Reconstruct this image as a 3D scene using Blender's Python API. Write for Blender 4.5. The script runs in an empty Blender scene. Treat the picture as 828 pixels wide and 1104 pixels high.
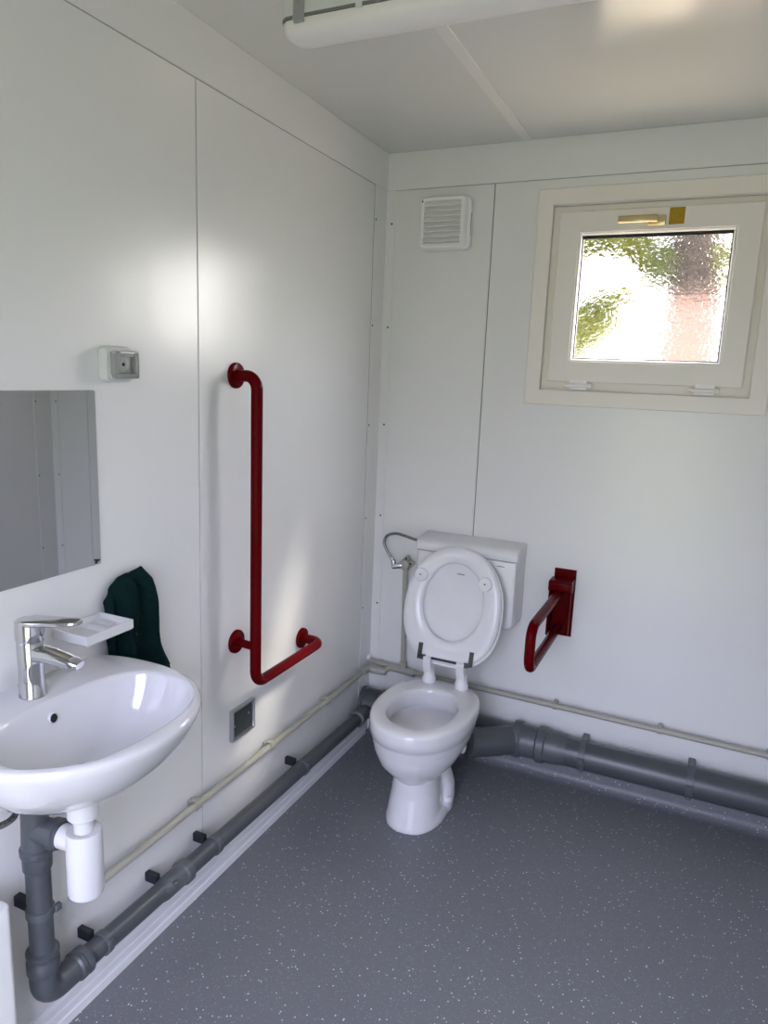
import bpy, bmesh, math, random
from mathutils import Vector, Matrix, noise
from math import sin, cos, pi, radians, sqrt

random.seed(7)
SKY, HAZE, HAZE_P, SUN, EXPO = 1.68, 2.3, 3.0, 4.6, 2.38
scene = bpy.context.scene
COL = scene.collection

# ------------------------------------------------------------------ materials
def mat(name, color, rough=.5, metal=0.0, spec=.5, coat=0.0, trans=0.0):
    m = bpy.data.materials.new(name); m.use_nodes = True
    b = m.node_tree.nodes['Principled BSDF']
    b.inputs['Base Color'].default_value = (*color, 1)
    b.inputs['Roughness'].default_value = rough
    b.inputs['Metallic'].default_value = metal
    b.inputs['Specular IOR Level'].default_value = spec
    b.inputs['Coat Weight'].default_value = coat
    b.inputs['Coat Roughness'].default_value = .05
    b.inputs['Transmission Weight'].default_value = trans
    return m

def noisy(m, scale=40, amount=.06, bump=0.0, bump_scale=None, dist=.002, stretch=None):
    """slight procedural tone variation and optional bump on a principled material"""
    nt = m.node_tree; N = nt.nodes; L = nt.links
    b = N['Principled BSDF']; c = tuple(b.inputs['Base Color'].default_value)
    tc = N.new('ShaderNodeTexCoord'); mp = N.new('ShaderNodeMapping')
    if stretch: mp.inputs['Scale'].default_value = stretch
    L.new(tc.outputs['Object'], mp.inputs['Vector'])
    n = N.new('ShaderNodeTexNoise'); n.inputs['Scale'].default_value = scale; n.inputs['Detail'].default_value = 4
    L.new(mp.outputs['Vector'], n.inputs['Vector'])
    r = N.new('ShaderNodeMix'); r.data_type = 'RGBA'
    r.inputs['A'].default_value = tuple(x * (1 - amount) for x in c[:3]) + (1,)
    r.inputs['B'].default_value = tuple(min(1, x * (1 + amount)) for x in c[:3]) + (1,)
    L.new(n.outputs['Fac'], r.inputs['Factor']); L.new(r.outputs['Result'], b.inputs['Base Color'])
    if bump:
        n2 = N.new('ShaderNodeTexNoise'); n2.inputs['Scale'].default_value = bump_scale or scale; n2.inputs['Detail'].default_value = 3
        L.new(mp.outputs['Vector'], n2.inputs['Vector'])
        bp = N.new('ShaderNodeBump'); bp.inputs['Strength'].default_value = bump; bp.inputs['Distance'].default_value = dist
        L.new(n2.outputs['Fac'], bp.inputs['Height']); L.new(bp.outputs['Normal'], b.inputs['Normal'])
    return m

M = {}
M['wall'] = noisy(mat('coated_steel_panel', (.725, .727, .715), .275, spec=.95), 3, .012, bump=.5, bump_scale=2.3, dist=.012)
M['ceil'] = noisy(mat('coated_steel_ceiling', (.60, .600, .580), .15, spec=1.0), 3, .012, bump=.12, bump_scale=2, dist=.006)
M['trim'] = noisy(mat('coated_steel_trim', (.735, .737, .725), .34), 6, .01)
M['trimc'] = mat('ceiling_joint', (.66, .655, .635), .22, spec=.8)
M['gap'] = mat('trim_gap', (.34, .34, .33), .6)
M['seam'] = mat('panel_joint', (.16, .16, .16), .7)
M['screw'] = mat('screw_head', (.10, .10, .11), .5, .4)
M['skirt'] = noisy(mat('white_plastic_strip', (.72, .73, .74), .38), 25, .05)
M['ceramic'] = noisy(mat('white_ceramic', (.665, .665, .675), .06, spec=.6, coat=.3), 5, .01)
M['plastic'] = noisy(mat('white_plastic', (.71, .71, .72), .20), 8, .01)
M['matteplastic'] = noisy(mat('white_matte_plastic', (.66, .66, .665), .40), 8, .015)
M['upvc'] = noisy(mat('window_upvc', (.80, .765, .70), .32), 6, .012)
M['bead'] = noisy(mat('glazing_bead', (.84, .83, .80), .3), 6, .01)
M['gasket'] = mat('black_rubber', (.01, .01, .01), .6)
M['red'] = noisy(mat('dark_red_enamel', (.092, .0010, .0020), .20, spec=.06, coat=.0), 20, .05)
M['pipe'] = noisy(mat('dark_grey_pvc', (.066, .074, .081), .34), 20, .08)
M['pipe2'] = noisy(mat('dark_grey_pvc_collar', (.086, .095, .103), .40), 20, .08)
M['clipblack'] = mat('black_clip', (.012, .013, .016), .5)
M['beige'] = noisy(mat('grey_beige_pipe', (.36, .355, .30), .42), 20, .05)
M['chrome'] = noisy(mat('chrome', (.56, .56, .57), .06, 1.0), 5, .01)
M['steel'] = noisy(mat('brushed_steel', (.50, .50, .50), .28, 1.0), 60, .06)
M['darkmetal'] = noisy(mat('dull_hinge_metal', (.07, .07, .065), .35, .8), 90, .25)
M['brass'] = noisy(mat('champagne_brass', (.62, .50, .30), .28, 1.0), 30, .05)
M['goldfoil'] = noisy(mat('gold_sticker', (.38, .235, .012), .30, .35), 160, .45)
M['mirror'] = mat('mirror_glass', (.60, .61, .61), .015, 1.0)
M['mirroredge'] = mat('mirror_edge', (.55, .57, .57), .3)
M['black'] = mat('black', (.01, .01, .011), .5)
M['towel'] = noisy(mat('dark_green_terry', (.003, .017, .016), .95, spec=.1), 60, .4, bump=.9, bump_scale=320, dist=.004)
M['socketgrey'] = noisy(mat('socket_grey', (.62, .63, .61), .4), 10, .01)
M['socketcover'] = noisy(mat('smoked_cover', (.42, .43, .42), .14, .75), 10, .02)
M['diffuser'] = noisy(mat('lamp_diffuser', (.78, .75, .73), .28), 8, .01)
M['lampbase'] = noisy(mat('lamp_base', (.66, .67, .66), .4), 8, .01)
M['vent'] = noisy(mat('vent_plastic', (.80, .80, .79), .4), 8, .01)
M['ventdark'] = mat('vent_dark', (.05, .05, .05), .8)
M['plateblack'] = noisy(mat('dark_plate', (.045, .055, .055), .38, .3), 40, .1)
M['unit'] = noisy(mat('cream_unit', (.76, .77, .74), .4), 8, .01)
M['water'] = mat('shelf_water', (.42, .43, .48), .05)

# braided steel hose: procedural checker weave
def braid():
    m = mat('braided_steel', (.42, .42, .42), .3, 1.0)
    nt = m.node_tree; N = nt.nodes; L = nt.links
    tc = N.new('ShaderNodeTexCoord'); ck = N.new('ShaderNodeTexVoronoi'); ck.inputs['Scale'].default_value = 420
    L.new(tc.outputs['Object'], ck.inputs['Vector'])
    r = N.new('ShaderNodeValToRGB'); r.color_ramp.elements[0].color = (.62, .62, .62, 1); r.color_ramp.elements[1].color = (.14, .14, .14, 1)
    r.color_ramp.elements[1].position = .6
    L.new(ck.outputs['Distance'], r.inputs['Fac']); L.new(r.outputs['Color'], N['Principled BSDF'].inputs['Base Color'])
    return m
M['braid'] = braid()

# speckled vinyl floor
def vinyl():
    m = mat('speckled_vinyl', (.055, .062, .075), .42, spec=.4)
    nt = m.node_tree; N = nt.nodes; L = nt.links; b = N['Principled BSDF']
    tc = N.new('ShaderNodeTexCoord')
    prev = None
    base = N.new('ShaderNodeTexNoise'); base.inputs['Scale'].default_value = 90; base.inputs['Detail'].default_value = 6
    L.new(tc.outputs['Object'], base.inputs['Vector'])
    mx = N.new('ShaderNodeMix'); mx.data_type = 'RGBA'
    mx.inputs['A'].default_value = (.138, .142, .154, 1); mx.inputs['B'].default_value = (.178, .182, .196, 1)
    L.new(base.outputs['Fac'], mx.inputs['Factor']); prev = mx.outputs['Result']
    for sc, th, rar, col in ((130, .26, .90, (.66, .70, .74, 1)), (240, .30, .84, (.30, .33, .36, 1))):
        v = N.new('ShaderNodeTexVoronoi'); v.inputs['Scale'].default_value = sc
        L.new(tc.outputs['Object'], v.inputs['Vector'])
        lt = N.new('ShaderNodeMath'); lt.operation = 'LESS_THAN'; lt.inputs[1].default_value = th
        L.new(v.outputs['Distance'], lt.inputs[0])
        sp = N.new('ShaderNodeSeparateColor'); L.new(v.outputs['Color'], sp.inputs['Color'])
        gt = N.new('ShaderNodeMath'); gt.operation = 'GREATER_THAN'; gt.inputs[1].default_value = rar
        L.new(sp.outputs['Red'], gt.inputs[0])
        mu = N.new('ShaderNodeMath'); mu.operation = 'MULTIPLY'
        L.new(lt.outputs[0], mu.inputs[0]); L.new(gt.outputs[0], mu.inputs[1])
        x = N.new('ShaderNodeMix'); x.data_type = 'RGBA'
        L.new(mu.outputs[0], x.inputs['Factor']); L.new(prev, x.inputs['A']); x.inputs['B'].default_value = col
        prev = x.outputs['Result']
    L.new(prev, b.inputs['Base Color'])
    n2 = N.new('ShaderNodeTexNoise'); n2.inputs['Scale'].default_value = 260
    L.new(tc.outputs['Object'], n2.inputs['Vector'])
    bp = N.new('ShaderNodeBump'); bp.inputs['Strength'].default_value = .25; bp.inputs['Distance'].default_value = .001
    L.new(n2.outputs['Fac'], bp.inputs['Height']); L.new(bp.outputs['Normal'], b.inputs['Normal'])
    return m
M['vinyl'] = vinyl()

# obscured (hammered) window glass
def pattern_glass():
    m = bpy.data.materials.new('hammered_glass'); m.use_nodes = True
    nt = m.node_tree; N = nt.nodes; L = nt.links; N.clear()
    out = N.new('ShaderNodeOutputMaterial')
    tc = N.new('ShaderNodeTexCoord'); mp = N.new('ShaderNodeMapping'); mp.inputs['Scale'].default_value = (1, 1, 1.25)
    L.new(tc.outputs['Object'], mp.inputs['Vector'])
    n = N.new('ShaderNodeTexNoise'); n.inputs['Scale'].default_value = 55; n.inputs['Detail'].default_value = 1.0
    n.inputs['Distortion'].default_value = .6
    L.new(mp.outputs['Vector'], n.inputs['Vector'])
    bp = N.new('ShaderNodeBump'); bp.inputs['Strength'].default_value = .7; bp.inputs['Distance'].default_value = .007
    L.new(n.outputs['Fac'], bp.inputs['Height'])
    rf = N.new('ShaderNodeBsdfRefraction'); rf.inputs['IOR'].default_value = 1.12; rf.inputs['Roughness'].default_value = .0
    L.new(bp.outputs['Normal'], rf.inputs['Normal'])
    tr = N.new('ShaderNodeBsdfTransparent')
    gl = N.new('ShaderNodeBsdfGlossy'); gl.inputs['Roughness'].default_value = .05
    L.new(bp.outputs['Normal'], gl.inputs['Normal'])
    m1 = N.new('ShaderNodeMixShader'); m1.inputs[0].default_value = .42
    L.new(rf.outputs[0], m1.inputs[1]); L.new(tr.outputs[0], m1.inputs[2])
    m2 = N.new('ShaderNodeMixShader'); m2.inputs[0].default_value = .05
    L.new(m1.outputs[0], m2.inputs[1]); L.new(gl.outputs[0], m2.inputs[2])
    L.new(m2.outputs[0], out.inputs['Surface'])
    return m
M['glass'] = pattern_glass()

M['bark'] = noisy(mat('bark', (.036, .023, .013), .9), 14, .5, bump=.8, bump_scale=22, dist=.03, stretch=(1, 1, .3))
M['terracotta'] = noisy(mat('terracotta_render', (.17, .105, .074), .9), 12, .12, bump=.3, bump_scale=60)
def leaf():
    m = mat('leaf', (.10, .18, .02), .5)
    nt = m.node_tree; N = nt.nodes; L = nt.links; b = N['Principled BSDF']
    oi = N.new('ShaderNodeTexCoord'); n = N.new('ShaderNodeTexNoise'); n.inputs['Scale'].default_value = 2.2
    L.new(oi.outputs['Object'], n.inputs['Vector'])
    r = N.new('ShaderNodeValToRGB'); r.color_ramp.elements[0].position = .35; r.color_ramp.elements[1].position = .65
    r.color_ramp.elements[0].color = (.075, .098, .004, 1); r.color_ramp.elements[1].color = (.20, .215, .008, 1)
    L.new(n.outputs['Fac'], r.inputs['Fac']); L.new(r.outputs['Color'], b.inputs['Base Color'])
    t = N.new('ShaderNodeBsdfTranslucent'); L.new(r.outputs['Color'], t.inputs['Color'])
    mx = N.new('ShaderNodeMixShader'); mx.inputs[0].default_value = .45
    L.new(b.outputs[0], mx.inputs[1]); L.new(t.outputs[0], mx.inputs[2])
    L.new(mx.outputs[0], N['Material Output'].inputs['Surface'])
    return m
M['leaf'] = leaf()
M['sand'] = noisy(mat('sunlit_sand', (.40, .325, .20), .95), 3, .15, bump=.4, bump_scale=40, dist=.02)
M['ground'] = noisy(mat('grass_and_gravel', (.10, .11, .05), .95), 3, .25, bump=.4, bump_scale=40, dist=.02)

# ------------------------------------------------------------------ mesh builder
class MB:
    def __init__(s): s.bm = bmesh.new(); s.mi = 0
    def _setmat(s, faces):
        for f in faces: f.material_index = s.mi
    def box(s, x0, x1, y0, y1, z0, z1, bev=0.0, seg=2):
        r = bmesh.ops.create_cube(s.bm, size=1.0)
        vs = r['verts']
        for v in vs:
            v.co = Vector((x0 + (v.co.x + .5) * (x1 - x0), y0 + (v.co.y + .5) * (y1 - y0), z0 + (v.co.z + .5) * (z1 - z0)))
        fs = {f for v in vs for f in v.link_faces}; s._setmat(fs)
        if bev > 0:
            es = list({e for v in vs for e in v.link_edges})
            r = bmesh.ops.bevel(s.bm, geom=es, offset=bev, segments=seg, affect='EDGES', profile=.5)
            s._setmat(r['faces'])
        return s
    def rbox(s, x0, x1, y0, y1, z0, z1, r, axis, bev=.002, seg=6):
        """box with its four edges along axis rounded by r, and a small bevel on the rest"""
        a = {'x': (y0, y1, z0, z1), 'y': (x0, x1, z0, z1), 'z': (x0, x1, y0, y1)}[axis]
        lo, hi = {'x': (x0, x1), 'y': (y0, y1), 'z': (z0, z1)}[axis]
        def outline(ins):
            u0, u1, v0, v1 = a[0] + ins, a[1] - ins, a[2] + ins, a[3] - ins
            rr = max(r - ins, .0005); p = []
            for cxx, cyy, st in ((u1 - rr, v1 - rr, 0), (u0 + rr, v1 - rr, 90), (u0 + rr, v0 + rr, 180), (u1 - rr, v0 + rr, 270)):
                for k in range(seg + 1):
                    t = radians(st + 90 * k / seg); p.append((cxx + rr * cos(t), cyy + rr * sin(t)))
            return p
        def to3(p, w):
            return {'x': Vector((w, p[0], p[1])), 'y': Vector((p[0], w, p[1])), 'z': Vector((p[0], p[1], w))}[axis]
        secs = [[to3(p, lo) for p in outline(bev)], [to3(p, lo + bev * .3) for p in outline(bev * .3)], [to3(p, lo + bev) for p in outline(0)],
                [to3(p, hi - bev) for p in outline(0)], [to3(p, hi - bev * .3) for p in outline(bev * .3)], [to3(p, hi) for p in outline(bev)]]
        return s.loft(secs)
    def loft(s, secs, cap0=True, cap1=True, closed=True):
        rings = [[s.bm.verts.new(p) for p in sec] for sec in secs]
        n = len(rings[0]); fs = []
        for a, b in zip(rings, rings[1:]):
            for i in range(n if closed else n - 1):
                j = (i + 1) % n
                try: fs.append(s.bm.faces.new((a[i], a[j], b[j], b[i])))
                except ValueError: pass
        if cap0: fs.append(s.bm.faces.new(list(reversed(rings[0]))))
        if cap1: fs.append(s.bm.faces.new(rings[-1]))
        s._setmat(fs); return s
    def grid(s, pts):
        rows = [[s.bm.verts.new(p) for p in r] for r in pts]; fs = []
        for a, b in zip(rows, rows[1:]):
            for i in range(len(a) - 1): fs.append(s.bm.faces.new((a[i], a[i + 1], b[i + 1], b[i])))
        s._setmat(fs); return s
    def sweep(s, path, rad, n=16, cap=True, flat=None):
        """tube along a list of points; rad is a number or a list"""
        P = [Vector(p) for p in path]
        T = []
        for i in range(len(P)):
            a = P[max(i - 1, 0)]; b = P[min(i + 1, len(P) - 1)]
            T.append((b - a).normalized())
        up = Vector((0, 0, 1)) if abs(T[0].z) < .9 else Vector((1, 0, 0))
        u = T[0].cross(up).normalized(); secs = []
        for i, p in enumerate(P):
            u = (u - T[i] * u.dot(T[i])).normalized(); w = T[i].cross(u)
            r = rad[i] if isinstance(rad, (list, tuple)) else rad
            secs.append([p + u * (r * cos(2 * pi * k / n)) + w * (r * sin(2 * pi * k / n)) for k in range(n)])
        return s.loft(secs, cap, cap)
    def cyl(s, a, b, r, n=20, bev=.0):
        a = Vector(a); b = Vector(b); d = (b - a); l = d.length; d.normalize()
        if bev: pts = [a, a + d * bev, b - d * bev, b]; rr = [r - bev, r, r, r - bev]
        else: pts = [a, b]; rr = [r, r]
        return s.sweep(pts, rr, n)
    def lathe(s, o, d, prof, n=28):
        """prof: list of (distance along d, radius)"""
        o = Vector(o); d = Vector(d).normalized()
        up = Vector((0, 0, 1)) if abs(d.z) < .9 else Vector((1, 0, 0))
        u = d.cross(up).normalized(); w = d.cross(u)
        secs = [[o + d * h + u * (max(r, 1e-4) * cos(2 * pi * k / n)) + w * (max(r, 1e-4) * sin(2 * pi * k / n)) for k in range(n)] for h, r in prof]
        return s.loft(secs)
    def build(s, name, mats, parent=None, smooth=35, wn=False):
        bm = s.bm
        bmesh.ops.recalc_face_normals(bm, faces=bm.faces)
        me = bpy.data.meshes.new(name); bm.to_mesh(me); bm.free()
        for m in (mats if isinstance(mats, (list, tuple)) else [mats]): me.materials.append(M[m] if isinstance(m, str) else m)
        if smooth:
            for p in me.polygons: p.use_smooth = True
            me.set_sharp_from_angle(angle=radians(smooth))
        o = bpy.data.objects.new(name, me); COL.objects.link(o)
        if wn:
            md = o.modifiers.new('normals', 'WEIGHTED_NORMAL'); md.keep_sharp = True; md.weight = 80
        if parent is not None:
            o.parent = parent
            o.matrix_parent_inverse = Matrix.Translation(parent.location).inverted() if parent.type == 'EMPTY' or parent.parent is None else Matrix.Identity(4)
        return o

def fillet(path, r, k=8):
    """round the inner corners of a polyline"""
    P = [Vector(p) for p in path]; out = [P[0]]
    for i in range(1, len(P) - 1):
        a, b, c = P[i - 1], P[i], P[i + 1]
        d1 = (a - b); d2 = (c - b); l = min(d1.length, d2.length) * .49
        ang = d1.angle(d2); t = min(r / math.tan(ang / 2), l) if ang < pi - .01 else 0
        if t < 1e-5: out.append(b); continue
        p0 = b + d1.normalized() * t; p1 = b + d2.normalized() * t
        rr = t * math.tan(ang / 2); bis = (d1.normalized() + d2.normalized()).normalized()
        cen = b + bis * (rr / sin(ang / 2))
        v0 = p0 - cen; v1 = p1 - cen; w = v0.angle(v1)
        for q in range(k + 1):
            f = q / k
            out.append(cen + (v0 * sin((1 - f) * w) + v1 * sin(f * w)) / sin(w))
    out.append(P[-1]); return out

def bez(pts, n=10):
    """Catmull-Rom through points"""
    P = [Vector(p) for p in pts]; P = [P[0] * 2 - P[1]] + P + [P[-1] * 2 - P[-2]]; out = []
    for i in range(1, len(P) - 2):
        for k in range(n):
            t = k / n; a, b, c, d = P[i - 1:i + 3]
            out.append(.5 * ((2 * b) + (c - a) * t + (2 * a - 5 * b + 4 * c - d) * t * t + (3 * b - a - 3 * c + d) * t ** 3))
    out.append(P[-2]); return out

def tag(o, label, cat, group=None):
    o['label'] = label; o['category'] = cat
    if group: o['group'] = group
    return o
def struct(o): o['kind'] = 'structure'; return o
def thing(name, loc, label, cat, group=None):
    o = bpy.data.objects.new(name, None); o.location = loc; o.empty_display_size = .05; COL.objects.link(o)
    return tag(o, label, cat, group)

# ------------------------------------------------------------------ room shell
XR, YF, H = 1.85, -3.00, 2.34
S1, B1, B2 = -1.112, .4255, 1.60       # panel joints
g = .0018
# left wall: thin sheets with dark joints between them, on a core
b = MB(); b.box(-.08, -.004, YF - .08, .08, -.05, H + .05); b.mi = 1
b.mi = 0
for y0, y1 in ((S1 + g, 0), (S1 * 2 + .03, S1 - g), (YF, S1 * 2 + .027)):
    b.box(-.004, 0, y0, y1, 0, H, bev=.0008, seg=1)
b.mi = 1; b.box(-.0042, -.0034, YF, 0, 0, H)
struct(b.build('wall_left', ['wall', 'seam'], smooth=0))
# back wall with window opening
WX0, WX1, WZ0, WZ1 = .640, 1.328, 1.490, 2.120
b = MB()
for x0, x1, z0, z1 in ((-.08, WX0, -.05, H + .05), (WX1, XR + .08, -.05, H + .05), (WX0, WX1, -.05, WZ0), (WX0, WX1, WZ1, H + .05)):
    b.box(x0, x1, .004, .08, z0, z1)
b.box(0, B1 - g, 0, .004, 0, H, .0008, 1)
b.box(B1 + g, WX0, 0, .004, 0, H); b.box(WX1, B2 - g, 0, .004, 0, H); b.box(B2 + g, XR, 0, .004, 0, H)
b.box(WX0, WX1, 0, .004, 0, WZ0); b.box(WX0, WX1, 0, .004, WZ1, H)
b.mi = 1
b.box(B1 - .01, B1 + .01, .0034, .0042, 0, H); b.box(B2 - .01, B2 + .01, .0034, .0042, 0, H)
struct(b.build('wall_back', ['wall', 'seam'], smooth=0))
# right wall
b = MB(); b.box(XR + .004, XR + .08, YF - .08, .08, -.05, H + .05)
for y0, y1 in ((S1 + g, 0), (S1 * 2, S1 - g), (YF, S1 * 2 - .003)):
    b.box(XR, XR + .004, y0, y1, 0, H, bev=.0008, seg=1)
b.mi = 1; b.box(XR + .0034, XR + .0042, YF, 0, 0, H)
struct(b.build('wall_right', ['wall', 'seam'], smooth=0))
# front wall behind the camera, with the open doorway
DX0, DX1, DZ = .40, 1.42, 2.06
b = MB()
b.box(0, DX0, YF - .08, YF, 0, H); b.box(DX1, XR, YF - .08, YF, 0, H); b.box(DX0, DX1, YF - .08, YF, DZ, H)
struct(b.build('wall_front', 'wall', smooth=0))
b = MB()
b.box(DX0 - .04, DX0 + .02, YF - .09, YF + .012, 0, DZ + .04, .003); b.box(DX1 - .02, DX1 + .04, YF - .09, YF + .012, 0, DZ + .04, .003)
b.box(DX0 - .04, DX1 + .04, YF - .09, YF + .012, DZ - .02, DZ + .04, .003)
struct(b.build('door_1', 'upvc', smooth=0))
# floor with vinyl coved up the back wall
b = MB(); b.box(-.08, XR + .08, YF - .08, .08, -.06, 0)
struct(b.build('floor', 'vinyl', smooth=0))
b = MB(); prof = []
cr = .032
for k in range(9):
    t = pi / 2 * k / 8; prof.append((-.003 - cr + cr * sin(t), .001 + cr - cr * cos(t)))
prof = prof + [(-.003, .10), (0, .10), (0, 0.0), (-.04, 0.0)]
b.loft([[Vector((x, p[0], p[1])) for p in prof] for x in (.012, XR - .002)])
struct(b.build('baseboard_back', 'vinyl', smooth=40))
# ceiling with joint strip
b = MB(); b.box(-.08, XR + .08, YF - .08, .08, H, H + .07)
struct(b.build('ceiling', 'ceil', smooth=0))
b = MB(); b.box(.517, .551, YF, -.006, H - .0022, H + .001, .0008, 1); b.mi = 1
b.cyl((.525, -.885, H - .0035), (.525, -.885, H - .001), .004, 10)
struct(b.build('trim_1', ['trimc', 'bead'], smooth=0))
# cove trims under the ceiling
zc = 2.209
def strip(name, boxes, mats='trim', bev=.0012):
    q = MB()
    for bb in boxes: q.box(*bb, bev, 1)
    return struct(q.build(name, mats, smooth=0))
def gapstrip(name, body, gap):
    q = MB(); q.box(*body, .0012, 1); q.mi = 1; q.box(*gap)
    return struct(q.build(name, ['trim', 'gap'], smooth=0))
gapstrip('trim_2', (0, .006, YF, 0, zc, H), (0, .0025, YF, 0, zc - .0016, zc))
gapstrip('trim_3', (.0, XR, -.006, 0, zc, H), (0, XR, -.0025, 0, zc - .0016, zc))
strip('trim_4', [(XR - .005, XR, YF, 0, zc, H)])
# corner angle strips with screws
def corner(name, legs, screws, d):
    q = MB()
    for bb in legs: q.box(*bb, .0008, 1)
    q.mi = 2
    for bb in legs:
        if d > 0 and bb[3] - bb[2] > .05: q.box(bb[0], bb[1] - .0016, bb[2] - .0012, bb[2], 0, zc)
    q.mi = 1
    for (p, n) in screws:
        p = Vector(p); n = Vector(n); q.lathe(p, n, [(0, .0042), (.0012, .0040), (.002, .0022), (.0022, .0001)], 12)
    return struct(q.build(name, ['trim', 'screw', 'gap'], smooth=30))
zs = (2.09, 1.707, 1.328, .956, .58)
corner('trim_5', [(0, .003, -.103, 0, .0, zc), (0, .041, -.003, 0, .0, zc)],
       [((.003, -.093, z), (1, 0, 0)) for z in zs] + [((.027, -.003, z), (0, -1, 0)) for z in zs], 1)
corner('trim_6', [(XR - .003, XR, -.103, 0, .0, zc), (XR - .052, XR, -.003, 0, .0, zc)],
       [((XR - .003, -.093, z), (-1, 0, 0)) for z in zs] + [((XR - .04, -.003, z), (0, -1, 0)) for z in zs], -1)
# white plastic strip along the foot of the left wall
b = MB()
pr = [(0, .0), (.014, .0), (.014, .022), (.011, .026), (.011, .046), (.0085, .049), (.0085, .068), (.004, .077), (0, .078)]
b.loft([[Vector((p[0], y, p[1])) for p in pr] for y in (YF, -.04)])
struct(b.build('baseboard_left', 'skirt', smooth=20))
b = MB(); b.loft([[Vector((XR - p[0], y, p[1])) for p in pr] for y in (YF, -.09)])
struct(b.build('baseboard_right', 'skirt', smooth=20))

# ------------------------------------------------------------------ window
def frame(q, x0, x1, z0, z1, w, y0, y1, bev=.002, wb=None):
    """mitred rectangular frame, outer size given, bar width w"""
    def ring(ins, y): return [Vector((x0 + ins, y, z0 + ins)), Vector((x1 - ins, y, z0 + ins)), Vector((x1 - ins, y, z1 - ins)), Vector((x0 + ins, y, z1 - ins))]
    rs = [ring(0, y1), ring(0, y0 + bev), ring(bev, y0), ring(w - bev, y0), ring(w, y0 + bev), ring(w, y1)]
    rs.append(rs[0])
    V = [[q.bm.verts.new(p) for p in r] for r in rs[:-1]]; V.append(V[0]); fs = []
    for a, c in zip(V, V[1:]):
        for i in range(4):
            j = (i + 1) % 4; fs.append(q.bm.faces.new((a[i], a[j], c[j], c[i])))
    q._setmat(fs)
b = MB(); frame(b, .588, 1.377, 1.441, 2.176, .0545, -.011, .0, .0025)
win = struct(b.build('window_1', 'upvc', smooth=0))
b = MB(); frame(b, .641, 1.327, 1.491, 2.119, .045, .010, .075, .002)
b.build('window_frame', 'upvc', win, smooth=0)
b = MB(); frame(b, .6665, 1.2985, 1.5255, 2.0975, .072, -.012, .050, .003)
sash = b.build('sash', 'upvc', win, smooth=0)
b = MB(); frame(b, .7375, 1.2275, 1.5965, 2.0285, .009, -.009, .03, .004)
b.build('glazing_bead', 'bead', sash, smooth=0)
b = MB(); frame(b, .744, 1.221, 1.603, 2.0235, .0062, .0075, .026, .001); b.box(.746, 1.219, .0078, .0118, 2.0085, 2.020)
b.build('gasket', 'gasket', sash, smooth=0)
b = MB(); b.box(.747, 1.218, .012, .018, 1.606, 2.020)
b.build('pane', 'glass', sash, smooth=0)
hb = MB(); hb.rbox(.958, 1.013, -.021, -.0115, 2.038, 2.070, .004, 'y', .002)
hd = hb.build('handle', 'brass', sash)
hb = MB(); hb.cyl((.975, -.018, 2.054), (.975, -.046, 2.055), .010, 16, .002)
hb.rbox(.866, .990, -.052, -.038, 2.045, 2.067, .006, 'x', .003)
hb.build('lever', 'brass', hd)
hb = MB(); hb.box(1.021, 1.068, -.0126, -.0118, 2.0405, 2.0925)
o = hb.build('sticker', 'goldfoil', sash, smooth=0); o['label'] = 'square gold sticker beside the handle'
for x in (.778, 1.188):
    hb = MB(); hb.cyl((x - .046, -.017, 1.513), (x + .046, -.017, 1.513), .0065, 14, .001)
    hb.box(x - .03, x + .03, -.016, -.010, 1.512, 1.535, .001, 1)
    hb.box(x - .03, x + .03, -.015, .006, 1.498, 1.512, .001, 1)
    hb.build('hinge', 'bead', win)

# ------------------------------------------------------------------ toilet
TX = .425
def dcurve(ym, hw, lf, lb, z, nf=2.1, nb=3.0, n=48, cx_=TX):
    pts = []
    for k in range(n):
        t = 2 * pi * k / n; c, s_ = cos(t), sin(t)
        e = nf if s_ < 0 else nb
        # blend exponent keeps the widest point smooth
        x = hw * math.copysign(abs(c) ** (2 / e), c); y = math.copysign(abs(s_) ** (2 / e), s_) * (lf if s_ < 0 else lb)
        pts.append(Vector((cx_ + x, ym + y, z)))
    return pts
toilet = thing('toilet', (TX, -.45, 0), 'white ceramic floor-standing toilet with raised seat in the corner under the cistern', 'toilet')
b = MB()
ym = -.445
secs = [dcurve(-.47, .074, .105, .115, .165), dcurve(-.47, .084, .122, .125, .182), dcurve(-.465, .110, .156, .155, .208), dcurve(-.46, .136, .188, .180, .24),
        dcurve(-.452, .156, .212, .205, .285), dcurve(ym, .1655, .2245, .220, .325), dcurve(ym, .1675, .2275, .223, .336), dcurve(ym, .1715, .233, .226, .3405),
        dcurve(ym, .173, .236, .228, .365), dcurve(ym, .173, .236, .228, .386), dcurve(ym, .170, .233, .226, .396), dcurve(ym, .163, .226, .220, .4005),
        dcurve(ym + .0, .146, .205, .198, .4025, 2.1, 2.8), dcurve(-.46, .126, .166, .160, .4015, 2.1, 2.3), dcurve(-.46, .1185, .158, .152, .397, 2.1, 2.2), dcurve(-.46, .1155, .154, .149, .385, 2.1, 2.2),
        dcurve(-.46, .1135, .152, .147, .342, 2.1, 2.2), dcurve(-.46, .117, .156, .150, .336, 2.1, 2.2), dcurve(-.46, .133, .172, .166, .335, 2.1, 2.2),
        dcurve(-.46, .134, .173, .167, .320, 2.1, 2.2), dcurve(-.46, .126, .164, .158, .313, 2.1, 2.2), dcurve(-.46, .095, .125, .125, .308, 2.1, 2.2), dcurve(-.46, .05, .07, .07, .302, 2.1, 2.2)]
b.loft(secs)
b.build('bowl', 'ceramic', toilet, smooth=50)
b = MB()
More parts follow.
